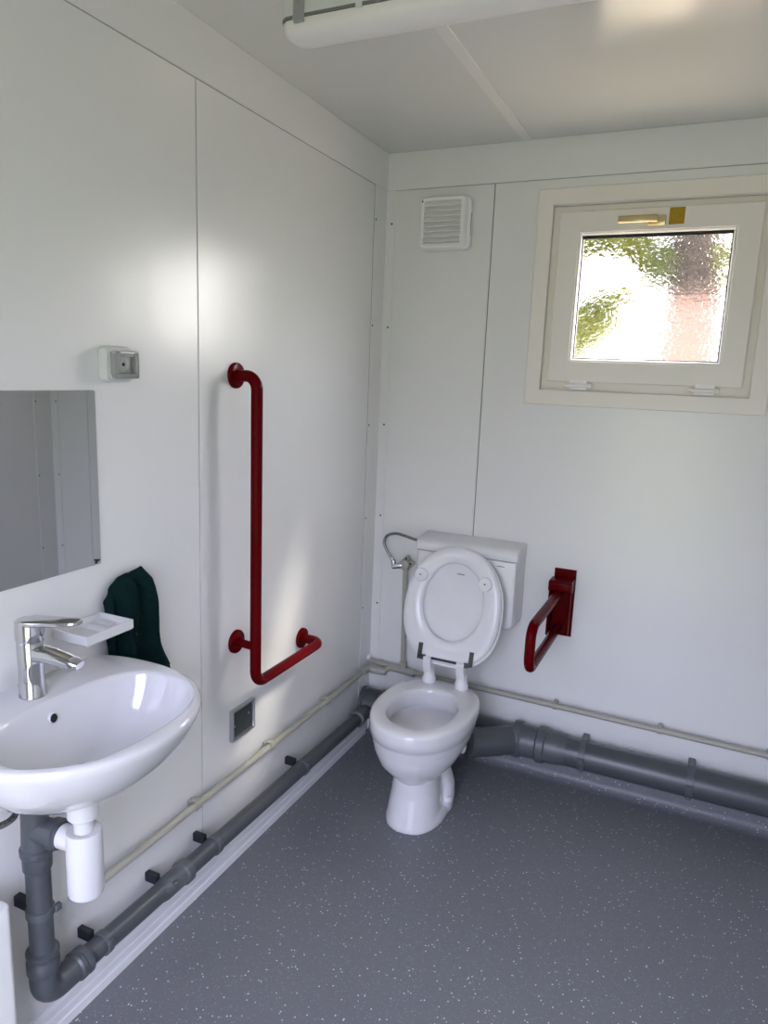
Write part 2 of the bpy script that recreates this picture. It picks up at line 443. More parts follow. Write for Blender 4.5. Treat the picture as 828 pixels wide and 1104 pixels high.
# pedestal: front column plus the trapway hump behind it
b.loft([dcurve(-.485, .096, .120, .10, .0, 2.2, 2.4), dcurve(-.485, .0955, .119, .10, .012, 2.2, 2.4), dcurve(-.484, .089, .109, .095, .06, 2.2, 2.4), dcurve(-.482, .083, .098, .09, .11, 2.2, 2.4),
        dcurve(-.48, .079, .098, .09, .15, 2.2, 2.4), dcurve(-.475, .078, .102, .10, .185, 2.2, 2.4)])
b.loft([dcurve(-.400, .106, .085, .105, .0, 2.2, 2.3), dcurve(-.400, .107, .085, .105, .015, 2.2, 2.3), dcurve(-.390, .108, .075, .105, .045, 2.1, 2.2), dcurve(-.378, .101, .065, .10, .08, 2.1, 2.2),
        dcurve(-.368, .083, .06, .095, .115, 2.1, 2.2), dcurve(-.362, .064, .058, .085, .15, 2.1, 2.2), dcurve(-.365, .058, .06, .085, .18, 2.1, 2.2), dcurve(-.37, .06, .07, .09, .21, 2.2, 2.3)])
b.loft([dcurve(-.455, .104, .150, .155, .0, 2.15, 2.3), dcurve(-.455, .1035, .149, .155, .018, 2.15, 2.3), dcurve(-.455, .098, .138, .145, .035, 2.15, 2.3), dcurve(-.455, .080, .115, .12, .055, 2.15, 2.3)])
ped = b.build('pedestal', 'ceramic', toilet, smooth=50)
md = ped.modifiers.new('union', 'REMESH'); md.mode = 'VOXEL'; md.voxel_size = .0045; md.use_smooth_shade = True
md = ped.modifiers.new('soften', 'SMOOTH'); md.factor = .5; md.iterations = 7
for sx in (-1, 1):
    b = MB(); b.lathe((TX + sx * .098, -.418, .052), (sx * .85, -.45, .35), [(-.014, .013), (.006, .0125), (.011, .009), (.0125, .0002)], 20)
    b.build('bolt_cap', 'plastic', toilet)
b = MB(); b.sweep(fillet([(TX, -.34, .20), (TX + .008, -.29, .192), (.506, -.2325, .1805)], .04), .044, 28)
b.build('outlet', 'ceramic', toilet)
# seat plane
SB, ST = Vector((TX + .003, -.262, .488)), Vector((TX + .003, -.150, .906))
V = (ST - SB); SL = V.length; V.normalize(); U = Vector((1, 0, 0)); Nn = V.cross(U) * -1
if Nn.y > 0: Nn = -Nn
def sp(u, v, w): return SB + U * u + V * v + Nn * w
def egg(hw, v0, v1, vm, nlo, nhi, n=56):
    pts = []
    for k in range(n):
        t = 2 * pi * k / n; c, s_ = cos(t), sin(t); e = nlo if s_ < 0 else nhi
        pts.append((hw * math.copysign(abs(c) ** (2 / e), c), vm + (abs(s_) ** (2 / e)) * ((v1 - vm) if s_ > 0 else -(vm - v0))))
    return pts
so = egg(.186, 0, SL, .205, 2.55, 2.05); si = egg(.1145, .083, SL - .062, .222, 2.05, 2.05)
b = MB()
def mixc(a): return [(o_[0] * (1 - a) + i_[0] * a, o_[1] * (1 - a) + i_[1] * a) for o_, i_ in zip(so, si)]
prof = [(.06, .0), (0, .005), (0, .011), (.05, .016), (.25, .019), (.55, .0195), (.86, .017), (.97, .011), (1.0, .004), (.94, .0)]
rings = [[b.bm.verts.new(sp(p[0], p[1], h)) for p in mixc(a)] for a, h in prof]; rings.append(rings[0]); fs = []
for a_, c_ in zip(rings, rings[1:]):
    for i in range(56):
        j = (i + 1) % 56; fs.append(b.bm.faces.new((a_[i], a_[j], c_[j], c_[i])))
seat = b.build('seat', 'plastic', toilet, smooth=50)
lo = egg(.190, -.012, SL + .002, .205, 2.55, 2.05)
b = MB()
def scl(a, h): return [sp(p[0] * a, .21 + (p[1] - .21) * a, h) for p in lo]
b.loft([scl(.93, -.026), scl(.985, -.022), scl(1, -.014), scl(1, -.005), scl(.985, -.003), scl(.93, -.003), scl(.78, -.004), scl(.60, -.010), scl(.35, -.013), scl(.1, -.0138)])
b.build('lid', 'plastic', toilet, smooth=50)
b = MB(); b.box(-.014, .014, -.0015, .0015, -.001, .001)
o = b.build('logo', 'seam', toilet, smooth=0)
o.matrix_parent_inverse = Matrix.Identity(4); o.parent = toilet
mm = Matrix((U, V, Nn)).transposed().to_4x4(); mm.translation = sp(.012, SL - .10, -.0085) - Vector(toilet.location)
o.matrix_local = mm
for u in (-.130, .119):
    c0 = sp(u, .311, .017); b = MB()
    b.lathe(c0, Nn, [(0, .025), (.017, .0245), (.0195, .022), (.020, .004), (.017, .0035), (.017, .0002)], 26)
    b.mi = 1; b.lathe(c0 + Nn * .0185, Nn, [(0, .003), (.002, .0028), (.0022, .0002)], 10)
    b.build('buffer', ['plastic', 'screw'], seat)
for u in (-.094, .103):
    b = MB(); v0 = .012
    p = [sp(u - .008, v0, .0195), sp(u + .008, v0, .0195), sp(u + .008, .062, .0195), sp(u - .008, .062, .0195)]
    p2 = [q_ + Nn * .0035 for q_ in p]; b.loft([p, p2])
    p = [sp(u - .008, v0 - .010, .012), sp(u + .024 * (1 if u < 0 else -1) + (0), v0 - .010, .012), sp(u + .024 * (1 if u < 0 else -1), v0 + .008, .012), sp(u - .008, v0 + .008, .012)]
    p2 = [q_ + Nn * .011 for q_ in p]; b.loft([p, p2])
    b.build('hinge_plate', 'darkmetal', seat)
b = MB(); b.cyl(sp(-.10, .012, .016), sp(.108, .012, .016), .0052, 14)
b.build('hinge_rod', 'darkmetal', toilet)
for u in (-.062, .066):
    top = sp(u, .011, .014); x = top.x; yb = -.250
    b = MB(); b.lathe((x, yb, .401), (0, 0, 1), [(0, .0265), (.016, .0255), (.024, .0215), (.040, .0200), (.043, .0160)], 24)
    bl = [(yb - .013, .430), (yb + .013, .430), (top.y + .010, top.z - .02), (top.y + .010, top.z + .006), (top.y - .002, top.z + .009), (top.y - .012, top.z + .003), (top.y - .013, top.z - .02)]
    b.loft([[Vector((x + dx, yy, zz)) for yy, zz in bl] for dx in (-.0145, .0145)])
    b.rbox(x - .0175, x + .0175, yb - .016, yb + .016, .432, .455, .007, 'z', .003)
    b.build('hinge_post', 'plastic', toilet)

# ------------------------------------------------------------------ cistern
cis = thing('cistern', (TX, 0, .60), 'white plastic wall-hung cistern with its lid, mounted on the back wall above the toilet', 'cistern')
b = MB()
def cpro(x, dz=0): pass
def roundrect_xz(x0, x1, z0, z1, rb, rt, y, seg=6):
    p = []
    for cx_, cz_, st, r in ((x1 - rt, z1 - rt, 0, rt), (x0 + rt, z1 - rt, 90, rt), (x0 + rb, z0 + rb, 180, rb), (x1 - rb, z0 + rb, 270, rb)):
        for k in range(seg + 1):
            t = radians(st + 90 * k / seg); p.append(Vector((cx_ + r * cos(t), y, cz_ + r * sin(t))))
    return p
b.loft([roundrect_xz(.237, .640, .598, .866, .035, .003, -.001), roundrect_xz(.238, .640, .599, .866, .035, .003, -.085), roundrect_xz(.240, .638, .603, .866, .034, .003, -.108),
        roundrect_xz(.246, .632, .610, .865, .03, .003, -.119), roundrect_xz(.256, .622, .620, .864, .026, .003, -.122)])
b.build('tank', 'plastic', cis, smooth=40)
b = MB()
lidp = [(-.001, .868), (-.119, .868), (-.1235, .871), (-.1245, .885), (-.121, .899), (-.111, .909), (-.09, .914), (-.02, .920), (-.001, .920)]
def lsec(x, ins): return [Vector((x, -.001 + (p[0] + .001) * (1 - ins * .6), .868 + (p[1] - .868) * (1 - ins))) for p in lidp]
b.loft([lsec(.236, .12), lsec(.2375, .05), lsec(.241, 0), lsec(.636, 0), lsec(.6395, .05), lsec(.641, .12)])
b.build('lid', 'plastic', cis, smooth=40)
b = MB(); b.box(.562, .590, -.1232, -.1218, .846, .849)
b.build('logo', 'seam', cis, smooth=0)

# ------------------------------------------------------------------ water pipes, valve, hose
wp = thing('water_pipe', (.03, -.5, .31), 'grey-beige water pipe clipped along the left wall towards the corner', 'pipe')
b = MB(); b.sweep(fillet([(.0, -1.585, .312), (.026, -1.585, .312), (.026, -.105, .312)], .02), .0110, 16); b.build('tube', 'beige', wp)
b = MB(); b.sweep(fillet([(.026, -.115, .312), (.026, -.072, .312), (.085, -.055, .306)], .02), .0155, 18)
b.lathe((.026, -.125, .312), (0, 1, 0), [(0, .0165), (.02, .0165), (.022, .015)], 18); b.lathe((.06, -.062, .308), (1, .2, -.03), [(0, .0155), (.03, .017), (.044, .015), (.046, .004)], 18)
b.build('elbow', 'beige', wp)
for y in (-1.172, -.80, -.424):
    b = MB(); b.box(.0, .024, y - .009, y + .009, .3, .3235, .002, 1); b.sweep([(.026, y - .009, .312), (.026, y + .009, .312)], .0145, 14); b.box(.012, .034, y - .009, y + .009, .322, .330, .002, 1)
    b.build('pipe_clip', 'beige', wp)
wb = thing('water_pipe', (.6, -.03, .31), 'grey-beige water pipe along the back wall with a riser up to the cistern valve', 'pipe')
b = MB(); b.cyl((.016, -.026, .330), (.16, -.028, .318), .0118, 16); b.cyl((.16, -.028, .318), (XR - .004, -.028, .297), .0110, 16); b.build('tube', 'beige', wb)
b = MB(); b.cyl((.168, -.028, .315), (.160, -.028, .762), .0105, 16); b.build('riser', 'beige', wb)
b = MB(); b.cyl((.120, -.028, .320), (.222, -.028, .315), .0168, 18, .002); b.cyl((.168, -.028, .318), (.168, -.028, .356), .0150, 18, .002)
b.cyl((.098, -.029, .322), (.124, -.028, .320), .0150, 18, .002); b.sweep([(.09, -.05, .308), (.105, -.04, .316), (.118, -.028, .320)], .0135, 14)
b.build('tee', 'beige', wb)
b = MB(); b.lathe((.006, -.018, .338), (.9, -.3, 0), [(0, .016), (.004, .015), (.005, .011)], 16); b.build('rosette', 'trim', wb)
for x in (.802, 1.178, 1.53):
    b = MB(); z = .318 - .0124 * (x - .16)
    b.box(x - .009, x + .009, -.024, -.001, z - .010, z + .012, .002, 1); b.sweep([(x - .008, -.028, z), (x + .008, -.028, z)], .0138, 14); b.box(x - .007, x + .007, -.034, -.012, z + .010, z + .0215, .002, 1)
    b.build('pipe_clip', 'beige', wb)
vv = thing('stop_valve', (.16, -.035, .77), 'small grey shut-off valve on top of the riser pipe left of the cistern', 'valve')
b = MB(); b.lathe((.160, -.006, .775), (0, -1, 0), [(0, .024), (.006, .024), (.008, .018), (.03, .0205), (.044, .0205), (.047, .015)], 22); b.cyl((.160, -.028, .748), (.160, -.028, .775), .0145, 18)
for a in (75, 15):
    t = radians(a); c0 = Vector((.160 + .027 * cos(t), -.03, .775 + .027 * sin(t))); b.sweep([(.160, -.03, .775), c0], .0085, 12); b.lathe(c0 + Vector((0, .008, 0)), (0, -1, 0), [(0, .0105), (.018, .0105), (.02, .0075)], 14)
b.build('body', 'beige', vv)
b = MB()
for a in (75, 15):
    t = radians(a); b.lathe((.160 + .027 * cos(t), -.042, .775 + .027 * sin(t)), (0, -1, 0), [(0, .005), (.002, .0048), (.0025, .001)], 12)
b.build('screw', 'darkmetal', vv)
b = MB(); b.cyl((.160, -.04, .775), (.130, -.052, .766), .0095, 16); b.lathe((.140, -.048, .769), (-.9, -.3, -.25), [(0, .0125), (.012, .0125), (.014, .0105), (.026, .0105), (.03, .008)], 8)
b.build('outlet', 'steel', vv)
b = MB(); b.lathe((.1205, -.0545, .770), (-.28, 0, .9), [(0, .0085), (.008, .0098), (.020, .0098), (.024, .0075), (.03, .0065)], 12)
b.build('nut', 'chrome', vv)
hose = tag(MB().sweep(bez([(.112, -.0545, .792), (.088, -.054, .822), (.072, -.053, .856), (.082, -.052, .886), (.118, -.052, .900), (.16, -.053, .896), (.20, -.055, .889), (.2385, -.056, .884)], 10), .0058, 12).build('supply_hose', 'braid'),
           'thin braided steel hose curving from the shut-off valve into the cistern', 'hose')

# ------------------------------------------------------------------ grey drain pipe along the left wall
dr = thing('drain_pipe', (.06, -1.72, .18), 'dark grey waste pipe from the washbasin down and along the left wall floor', 'pipe')
zl = lambda y: .183 + (.158 - .183) * (y + 1.55) / 1.4
b = MB(); b.cyl((.06, -1.715, .20), (.06, -1.715, .50), .0250, 24); b.build('upright', 'pipe', dr)
b = MB()
b.sweep(fillet([(.06, -1.715, .262), (.06, -1.715, zl(-1.7)), (.06, -1.625, zl(-1.62))], .036, 10), .0295, 26)
b.lathe((.06, -1.715, .245), (0, 0, 1), [(0, .0295), (.006, .0335), (.030, .0335), (.034, .031), (.040, .031), (.044, .0335), (.052, .0335), (.056, .026)], 26)
b.lathe((.06, -1.640, zl(-1.64)), (0, 1, 0), [(0, .0295), (.005, .0335), (.016, .0335), (.019, .031), (.024, .0335), (.034, .0335), (.038, .026)], 26)
b.build('elbow', 'pipe', dr)
b = MB(); b.cyl((.06, -1.63, zl(-1.63)), (.06, -.19, zl(-.19)), .0250, 24); b.build('long_tube', 'pipe', dr)
b = MB(); y = -1.262
b.lathe((.06, y - .10, zl(y)), (0, 1, 0), [(0, .0255), (.012, .0285), (.078, .029), (.084, .0335), (.104, .0335), (.110, .026)], 26)
b.build('coupling', 'pipe2', dr)
b = MB(); b.lathe((.06, -.235, zl(-.235)), (0, 1, 0), [(0, .026), (.004, .0335), (.022, .0335), (.026, .029), (.07, .029), (.080, .027)], 26)
b.build('end_socket', 'pipe2', dr)
for y in (-1.552, -1.330, -1.138, -.649):
    z = zl(y); b = MB()
    b.mi = 1; b.box(.0, .040, y - .022, y - .006, z + .006, z + .033, .002, 1); b.mi = 0
    b.lathe((.06, y - .009, z), (0, 1, 0), [(0, .0262), (.001, .0285), (.017, .0285), (.018, .0262)], 26)
    b.box(.076, .090, y - .007, y + .007, z + .006, z + .020, .002, 1)
    b.build('pipe_clip', ['pipe2', 'clipblack'], dr)
z = .392; b = MB(); b.mi = 1; b.box(.0, .038, -1.731, -1.714, z - .003, z + .023, .002, 1); b.mi = 0
b.lathe((.06, -1.715, z - .009), (0, 0, 1), [(0, .0262), (.001, .0285), (.017, .0285), (.018, .0262)], 26); b.box(.078, .09, -1.70, -1.684, z - .008, z + .008, .002, 1)
b.build('pipe_clip', ['pipe2', 'clipblack'], dr)
b = MB()
b.lathe((.06, -1.715, .49), (0, 0, 1), [(0, .026), (.006, .029), (.036, .0295), (.040, .033), (.052, .033), (.055, .029), (.12, .027), (.17, .027), (.20, .027)], 26)
b.cyl((.06, -1.715, .582), (.112, -1.705, .582), .027, 24); b.lathe((.100, -1.708, .582), (1, .19, 0), [(0, .027), (.003, .0315), (.016, .0315), (.018, .028), (.024, .0285)], 26)
b.build('branch', 'pipe', dr)

# ------------------------------------------------------------------ soil pipe along the back wall
sx = thing('soil_pipe', (.9, -.068, .16), 'thick dark grey soil pipe running along the back wall just above the floor', 'pipe')
SY, SZ = -.066, .160
b = MB(); b.cyl((.10, SY, SZ), (XR - .003, SY, SZ - .004), .0545, 32); b.build('long_tube', 'pipe', sx)
b = MB(); b.lathe((.010, SY - .014, SZ + .002), (1, .08, 0), [(0, .060), (.003, .068), (.016, .068), (.020, .063), (.085, .062), (.092, .069), (.112, .069), (.118, .058), (.16, .055)], 32)
b.build('end_socket', 'pipe', sx)
b = MB()
b.lathe((.660, SY, SZ), (1, 0, 0), [(0, .058), (.004, .0700), (.030, .0700), (.035, .0645), (.040, .0625), (.092, .0600), (.098, .0690), (.124, .0690), (.129, .0625), (.170, .0610), (.205, .0550)], 32)
b.build('coupling', 'pipe2', sx)
b = MB(); b.sweep(fillet([(.530, -.212, .176), (.575, -.170, .168), (.672, -.075, SZ)], .08, 6), .0545, 30)
b.lathe((.519, -.221, .178), (.74, .67, -.13), [(0, .050), (.003, .0585), (.022, .0585), (.025, .0548)], 30)
b.build('branch', 'pipe', sx)
for x in (.925, 1.295, 1.67):
    b = MB(); b.lathe((x - .012, SY, SZ - .003), (1, 0, 0), [(0, .0548), (.001, .0572), (.023, .0572), (.024, .0548)], 32)
    b.box(x - .012, x + .012, SY, -.001, SZ + .045, SZ + .056, .002, 1); b.box(x - .011, x + .011, -.126, -.116, SZ - .004, SZ + .012, .002, 1); b.box(x - .008, x + .008, -.110, -.100, SZ - .052, SZ - .036, .002, 1)
    b.build('strap', 'pipe2', sx)

# ------------------------------------------------------------------ washbasin, tap, trap, hose
BY = -1.70
bas = thing('washbasin', (0, BY, .87), 'white ceramic washbasin fixed to the left wall below the mirror', 'washbasin')
def bcurve(z, xm, a, hw, back, hwb, e=2.15, n=60):
    """D outline: front half ellipse from xm forward, then back to the wall at x=back with half width hwb"""
    pts = []
    nf = n // 2
    for k in range(nf + 1):
        t = -pi / 2 + pi * k / nf
        pts.append(Vector((xm + a * abs(cos(t)) ** (2 / e), BY + hw * math.copysign(abs(sin(t)) ** (2 / e), sin(t)), z)))
    nb = 8
    for k in range(1, nb + 1):
        f = k / nb; w = hw + (hwb - hw) * (1 - sqrt(max(0, 1 - f ** 2.2))); pts.append(Vector((xm + (back - xm) * f, BY + w, z)))
    for k in range(1, 8): pts.append(Vector((back, BY + hwb - 2 * hwb * k / 8, z)))
    for k in range(nb):
        f = 1 - k / nb; w = hw + (hwb - hw) * (1 - sqrt(max(0, 1 - f ** 2.2))); pts.append(Vector((xm + (back - xm) * f, BY - w, z)))
    return pts
def bin_(z, x0, x1, hw, e=2.3):
    """inner bowl outline, matching the vertex count and start angle of bcurve"""
    ref = bcurve(z, .15, .275, .25, .001, .195)
    cxm = (x0 + x1) / 2; out = []
    for p in ref:
        t = math.atan2((p.y - BY) / .25, (p.x - .16) / .26)
        c, s_ = cos(t), sin(t)
        ee = e if c > 0 else 2.9
        out.append(Vector((cxm + (x1 - x0) / 2 * math.copysign(abs(c) ** (2 / ee), c), BY + hw * math.copysign(abs(s_) ** (2 / ee), s_), z)))
    return out
b = MB()
b.loft([bcurve(.708, .17, .05, .065, .10, .045), bcurve(.710, .165, .075, .09, .08, .065), bcurve(.722, .155, .120, .130, .04, .09), bcurve(.750, .15, .168, .170, .001, .12),
        bcurve(.785, .15, .205, .202, .001, .155), bcurve(.822, .15, .233, .226, .001, .176), bcurve(.850, .15, .2475, .238, .001, .186), bcurve(.862, .15, .2515, .2415, .001, .190),
        bcurve(.8690, .15, .2500, .2405, .001, .190), bcurve(.8720, .15, .2450, .236, .001, .188), bcurve(.8730, .15, .238, .230, .001, .186),
        bin_(.8722, .102, .374, .209), bin_(.8712, .106, .3695, .205), bin_(.867, .1095, .366, .2015), bin_(.855, .112, .362, .198), bin_(.825, .120, .350, .186), bin_(.79, .130, .33, .165), bin_(.765, .138, .30, .135), bin_(.748, .148, .265, .09), bin_(.743, .16, .23, .05), bin_(.742, .17, .21, .02)])
b.build('bowl', 'ceramic', bas, smooth=60)
b = MB(); b.lathe((.1165, BY - .007, .838), (.95, 0, .2), [(-.004, .0005), (-.004, .0085), (.0035, .0085), (.006, .0095), (.004, .0115), (-.003, .012)], 22)
b.mi = 1; b.lathe((.1195, BY - .007, .8385), (.95, 0, .2), [(0, .0085), (.0012, .0085), (.0014, .0003)], 18)
b.build('overflow', ['ceramic', 'black'], bas)
b = MB(); b.lathe((.185, BY, .742), (0, 0, 1), [(0, .022), (.003, .022), (.004, .016), (.002, .0003)], 24); b.build('drain', 'chrome', bas)

A = radians(13); td = Vector((cos(A), sin(A), 0)); tn = Vector((-sin(A), cos(A), 0)); TB = Vector((.062, BY - .004, .8725))
def tp(a, s_, h): return TB + td * a + tn * s_ + Vector((0, 0, h))
tapo = thing('basin_tap', TB, 'chrome single-lever mixer tap standing on the back ledge of the washbasin', 'tap')
b = MB(); b.lathe(TB, (0, 0, 1), [(0, .0240), (.001, .0262), (.004, .0262), (.006, .0250), (.06, .0246), (.112, .0250), (.116, .0225)], 32)
b.build('body', 'chrome', tapo)
def rsec(c, hw, hh, r, dirn, n=20):
    """rounded rectangle section; dirn = forward axis in the td/z plane"""
    side = tn; up = dirn.cross(side); up = up if up.z > 0 else -up
    pts = []
    for k in range(n):
        t = 2 * pi * (k + .5) / n; e = 4
        pts.append(c + side * hw * math.copysign(abs(cos(t)) ** (2 / e), cos(t)) + up * hh * math.copysign(abs(sin(t)) ** (2 / e), sin(t)))
    return pts
dd = (td * 1 + Vector((0, 0, -.16))).normalized()
b = MB(); b.loft([rsec(tp(.0, 0, .092), .019, .019, 0, dd), rsec(tp(.03, 0, .091), .0195, .0145, 0, dd), rsec(tp(.06, 0, .086), .0190, .0112, 0, dd), rsec(tp(.085, 0, .0805), .018, .0095, 0, dd), rsec(tp(.101, 0, .0775), .0165, .0088, 0, dd), rsec(tp(.108, 0, .076), .013, .0065, 0, dd)])
b.build('spout', 'chrome', tapo, smooth=50)
b = MB(); b.lathe(tp(.092, 0, .0725), (0, 0, -1), [(0, .011), (.006, .011), (.008, .0095), (.009, .007)], 20); b.build('aerator', 'steel', tapo)
b = MB(); b.lathe(tp(0, 0, .114), (td * .05 + Vector((0, 0, 1))), [(0, .022), (.003, .0262), (.010, .0272), (.036, .0272), (.042, .0252), (.044, .019)], 32)
b.build('cap', 'chrome', tapo)
dl = (td + Vector((0, 0, .06))).normalized()
b = MB(); b.loft([rsec(tp(-.024, 0, .150), .011, .003, 0, dl), rsec(tp(-.018, 0, .152), .019, .006, 0, dl), rsec(tp(.0, 0, .154), .0255, .0075, 0, dl), rsec(tp(.025, 0, .156), .0255, .0065, 0, dl), rsec(tp(.06, 0, .159), .022, .0055, 0, dl), rsec(tp(.095, 0, .162), .018, .005, 0, dl), rsec(tp(.108, 0, .163), .0135, .0045, 0, dl), rsec(tp(.112, 0, .163), .008, .003, 0, dl)])
b.build('lever', 'chrome', tapo, smooth=50)

tx_ = .180
tr = thing('bottle_trap', (tx_, BY, .45), 'white plastic bottle trap hanging below the washbasin', 'trap')
b = MB(); b.lathe((tx_, BY, .640), (0, 0, 1), [(0, .027), (.003, .030), (.022, .030), (.032, .028), (.058, .028)], 28); b.build('nut', 'matteplastic', tr)
b = MB(); b.cyl((tx_, BY, .55), (tx_, BY, .690), .0185, 24); b.build('tailpiece', 'matteplastic', tr)
b = MB(); b.lathe((tx_, BY, .472), (0, 0, 1), [(0, .034), (.004, .0355), (.08, .0355), (.135, .0345), (.139, .033), (.139, .022), (.137, .019)], 32); b.build('cup', 'matteplastic', tr)
b = MB(); b.lathe((tx_ - .004, BY, .474), (0, 0, -1), [(0, .029), (.006, .027), (.012, .020), (.015, .008), (.0155, .0003)], 24); b.build('base_plug', 'lampbase', tr)
b = MB(); b.cyl((tx_ - .02, BY - .002, .582), (.1262, BY - .005, .582), .0245, 24); b.build('outlet_arm', 'matteplastic', tr)
hs = tag(MB().sweep(bez([(.003, -1.765, .71), (.055, -1.765, .674), (.085, -1.775, .664), (.105, -1.81, .668), (.110, -1.86, .684), (.100, -1.92, .705), (.07, -1.96, .72)], 8), .0065, 12).build('supply_hose', 'braid'),
         'braided steel hose looping under the washbasin at the left edge', 'hose')

# ------------------------------------------------------------------ mirror, socket, soap dish, towel
mir = thing('mirror', (.002, -1.77, 1.27), 'rectangular frameless mirror on the left wall above the washbasin', 'mirror')
b = MB(); b.rbox(.0, .005, -2.07, -1.464, 1.080, 1.467, .004, 'x', .0008, 3)
b.build('glass', 'mirror', mir, smooth=0)
b = MB()
pts = []
for k in range(14):
    t = 2 * pi * k / 14; r = .0052 * (1 + .35 * sin(3 * t + 1) + .2 * cos(5 * t)); pts.append((r * cos(t) * 1.5, r * sin(t)))
b.loft([[Vector((x, -1.4765 + p[0], 1.0885 + p[1])) for p in pts] for x in (.0044, .0054)])
o = b.build('worn_corner', 'black', mir, smooth=0); o['label'] = 'black worn patch at the lower corner'

so_ = thing('wall_socket', (.0, -1.42, 1.525), 'grey surface-mounted power socket with hinged cover on the left wall above the mirror', 'socket')
b = MB(); b.rbox(.0, .026, -1.449, -1.371, 1.486, 1.562, .012, 'x', .004); b.build('back_box', 'socketgrey', so_, wn=True)
b = MB(); b.rbox(.026, .031, -1.441, -1.375, 1.490, 1.552, .006, 'x', .002); b.build('face_plate', 'socketgrey', so_, wn=True)
b = MB(); b.box(.029, .047, -1.443, -1.427, 1.500, 1.551, .003); b.box(.029, .047, -1.386, -1.373, 1.500, 1.551, .003); b.box(.029, .049, -1.441, -1.375, 1.494, 1.506, .003); b.box(.029, .044, -1.441, -1.375, 1.540, 1.552, .003)
cv = b.build('hinged_cover', 'socketcover', so_, smooth=0)
b = MB(); b.cyl((.040, -1.444, 1.549), (.040, -1.372, 1.549), .0045, 14); b.build('hinge_pin', 'steel', cv)
b = MB(); b.lathe((.0305, -1.407, 1.524), (1, 0, 0), [(0, .018), (.003, .0175), (.0032, .015), (.001, .0145), (.001, .0002)], 22); b.mi = 1; b.lathe((.032, -1.407, 1.524), (1, 0, 0), [(0, .004), (.002, .004), (.0022, .0002)], 10)
b.build('socket_insert', ['socketgrey', 'black'], so_)

sd = thing('soap_dish', (.0, -1.535, .955), 'white plastic soap dish on the left wall between tap and towel', 'soap dish')
b = MB()
sz = .966
x0, x1, y0, y1 = .002, .100, -1.600, -1.4685
def ring(x0, x1, y0, y1, z): return [Vector((x0, y0, z)), Vector((x1, y0, z)), Vector((x1, y1, z)), Vector((x0, y1, z))]
b.loft([ring(x0, x1 - .004, y0 + .004, y1 - .004, sz - .024), ring(x0, x1, y0, y1, sz - .020), ring(x0, x1, y0, y1, sz - .001), ring(x0 + .001, x1 - .001, y0 + .001, y1 - .001, sz), ring(x0 + .004, x1 - .004, y0 + .004, y1 - .004, sz),
        ring(x0 + .006, x1 - .007, y0 + .007, y1 - .007, sz - .012), ring(x0 + .010, x1 - .012, y0 + .012, y1 - .012, sz - .014)])
b.build('tray', 'matteplastic', sd, smooth=0)
b = MB()
for k in range(2): b.box(.014, .084, -1.532 + k * .003 - .004, -1.532 + k * .003, sz - .0145, sz - .006, .001, 1)
b.box(.012, .060, -1.505, -1.478, sz - .0145, sz - .010, .0015, 1)
b.build('ridge', 'matteplastic', sd, smooth=0)

# towel hanging in folds from a hidden hook
def plin(P, t):
    for (t0, *a), (t1, *c) in zip(P, P[1:]):
        if t <= t1: f = (t - t0) / (t1 - t0); return [p + (q - p) * f for p, q in zip(a, c)]
    return list(P[-1][1:])
TOP = [(0, -1.464, .990), (.15, -1.452, 1.016), (.35, -1.430, 1.040), (.5, -1.408, 1.044), (.62, -1.388, 1.040), (.8, -1.360, 1.050), (.9, -1.351, 1.046), (1, -1.342, 1.030)]
BOT = [(0, -1.452, .790), (.5, -1.37, .768), (1, -1.255, .765)]
LEF = [(0, -1.464, .990), (.15, -1.467, .962), (.5, -1.465, .90), (1, -1.452, .790)]
RIG = [(0, -1.342, 1.030), (.2, -1.320, .985), (.42, -1.306, .925), (.7, -1.298, .845), (.85, -1.276, .803), (1, -1.255, .765)]
rows = []; NT, NS = 46, 44
for i in range(NT + 1):
    t = i / NT; row = []
    for j in range(NS + 1):
        s_ = j / NS
        a = plin(TOP, s_); c = plin(BOT, s_); l = plin(LEF, t); r = plin(RIG, t)
        p = [(1 - t) * a[k] + t * c[k] + (1 - s_) * l[k] + s_ * r[k] - ((1 - s_) * (1 - t) * TOP[0][k + 1] + s_ * (1 - t) * TOP[-1][k + 1] + (1 - s_) * t * BOT[0][k + 1] + s_ * t * BOT[-1][k + 1]) for k in (0, 1)]
        edge = min(1, s_ * 4, (1 - s_) * 7) ** .7
        amp = .008 + .010 * t
        x = .014 + .024 * edge * (.6 + .4 * sin(pi * min(1, t * 1.5 + .2))) + edge * amp * (sin(s_ * 15 + 1.2 + t * 1.3) + .5 * sin(s_ * 27 - t * 2))
        x *= min(1, .45 + t * 5)
        x += .0025 * noise.noise(Vector((s_ * 9, t * 9, 3)))
        row.append(Vector((max(x, .008), p[0], p[1])))
    rows.append(row)
b = MB(); b.grid(rows)
tw = tag(b.build('towel', 'towel', smooth=180), 'crumpled dark green towel hanging on the left wall behind the washbasin', 'towel')
md = tw.modifiers.new('thick', 'SOLIDIFY'); md.thickness = .006; md.offset = 0

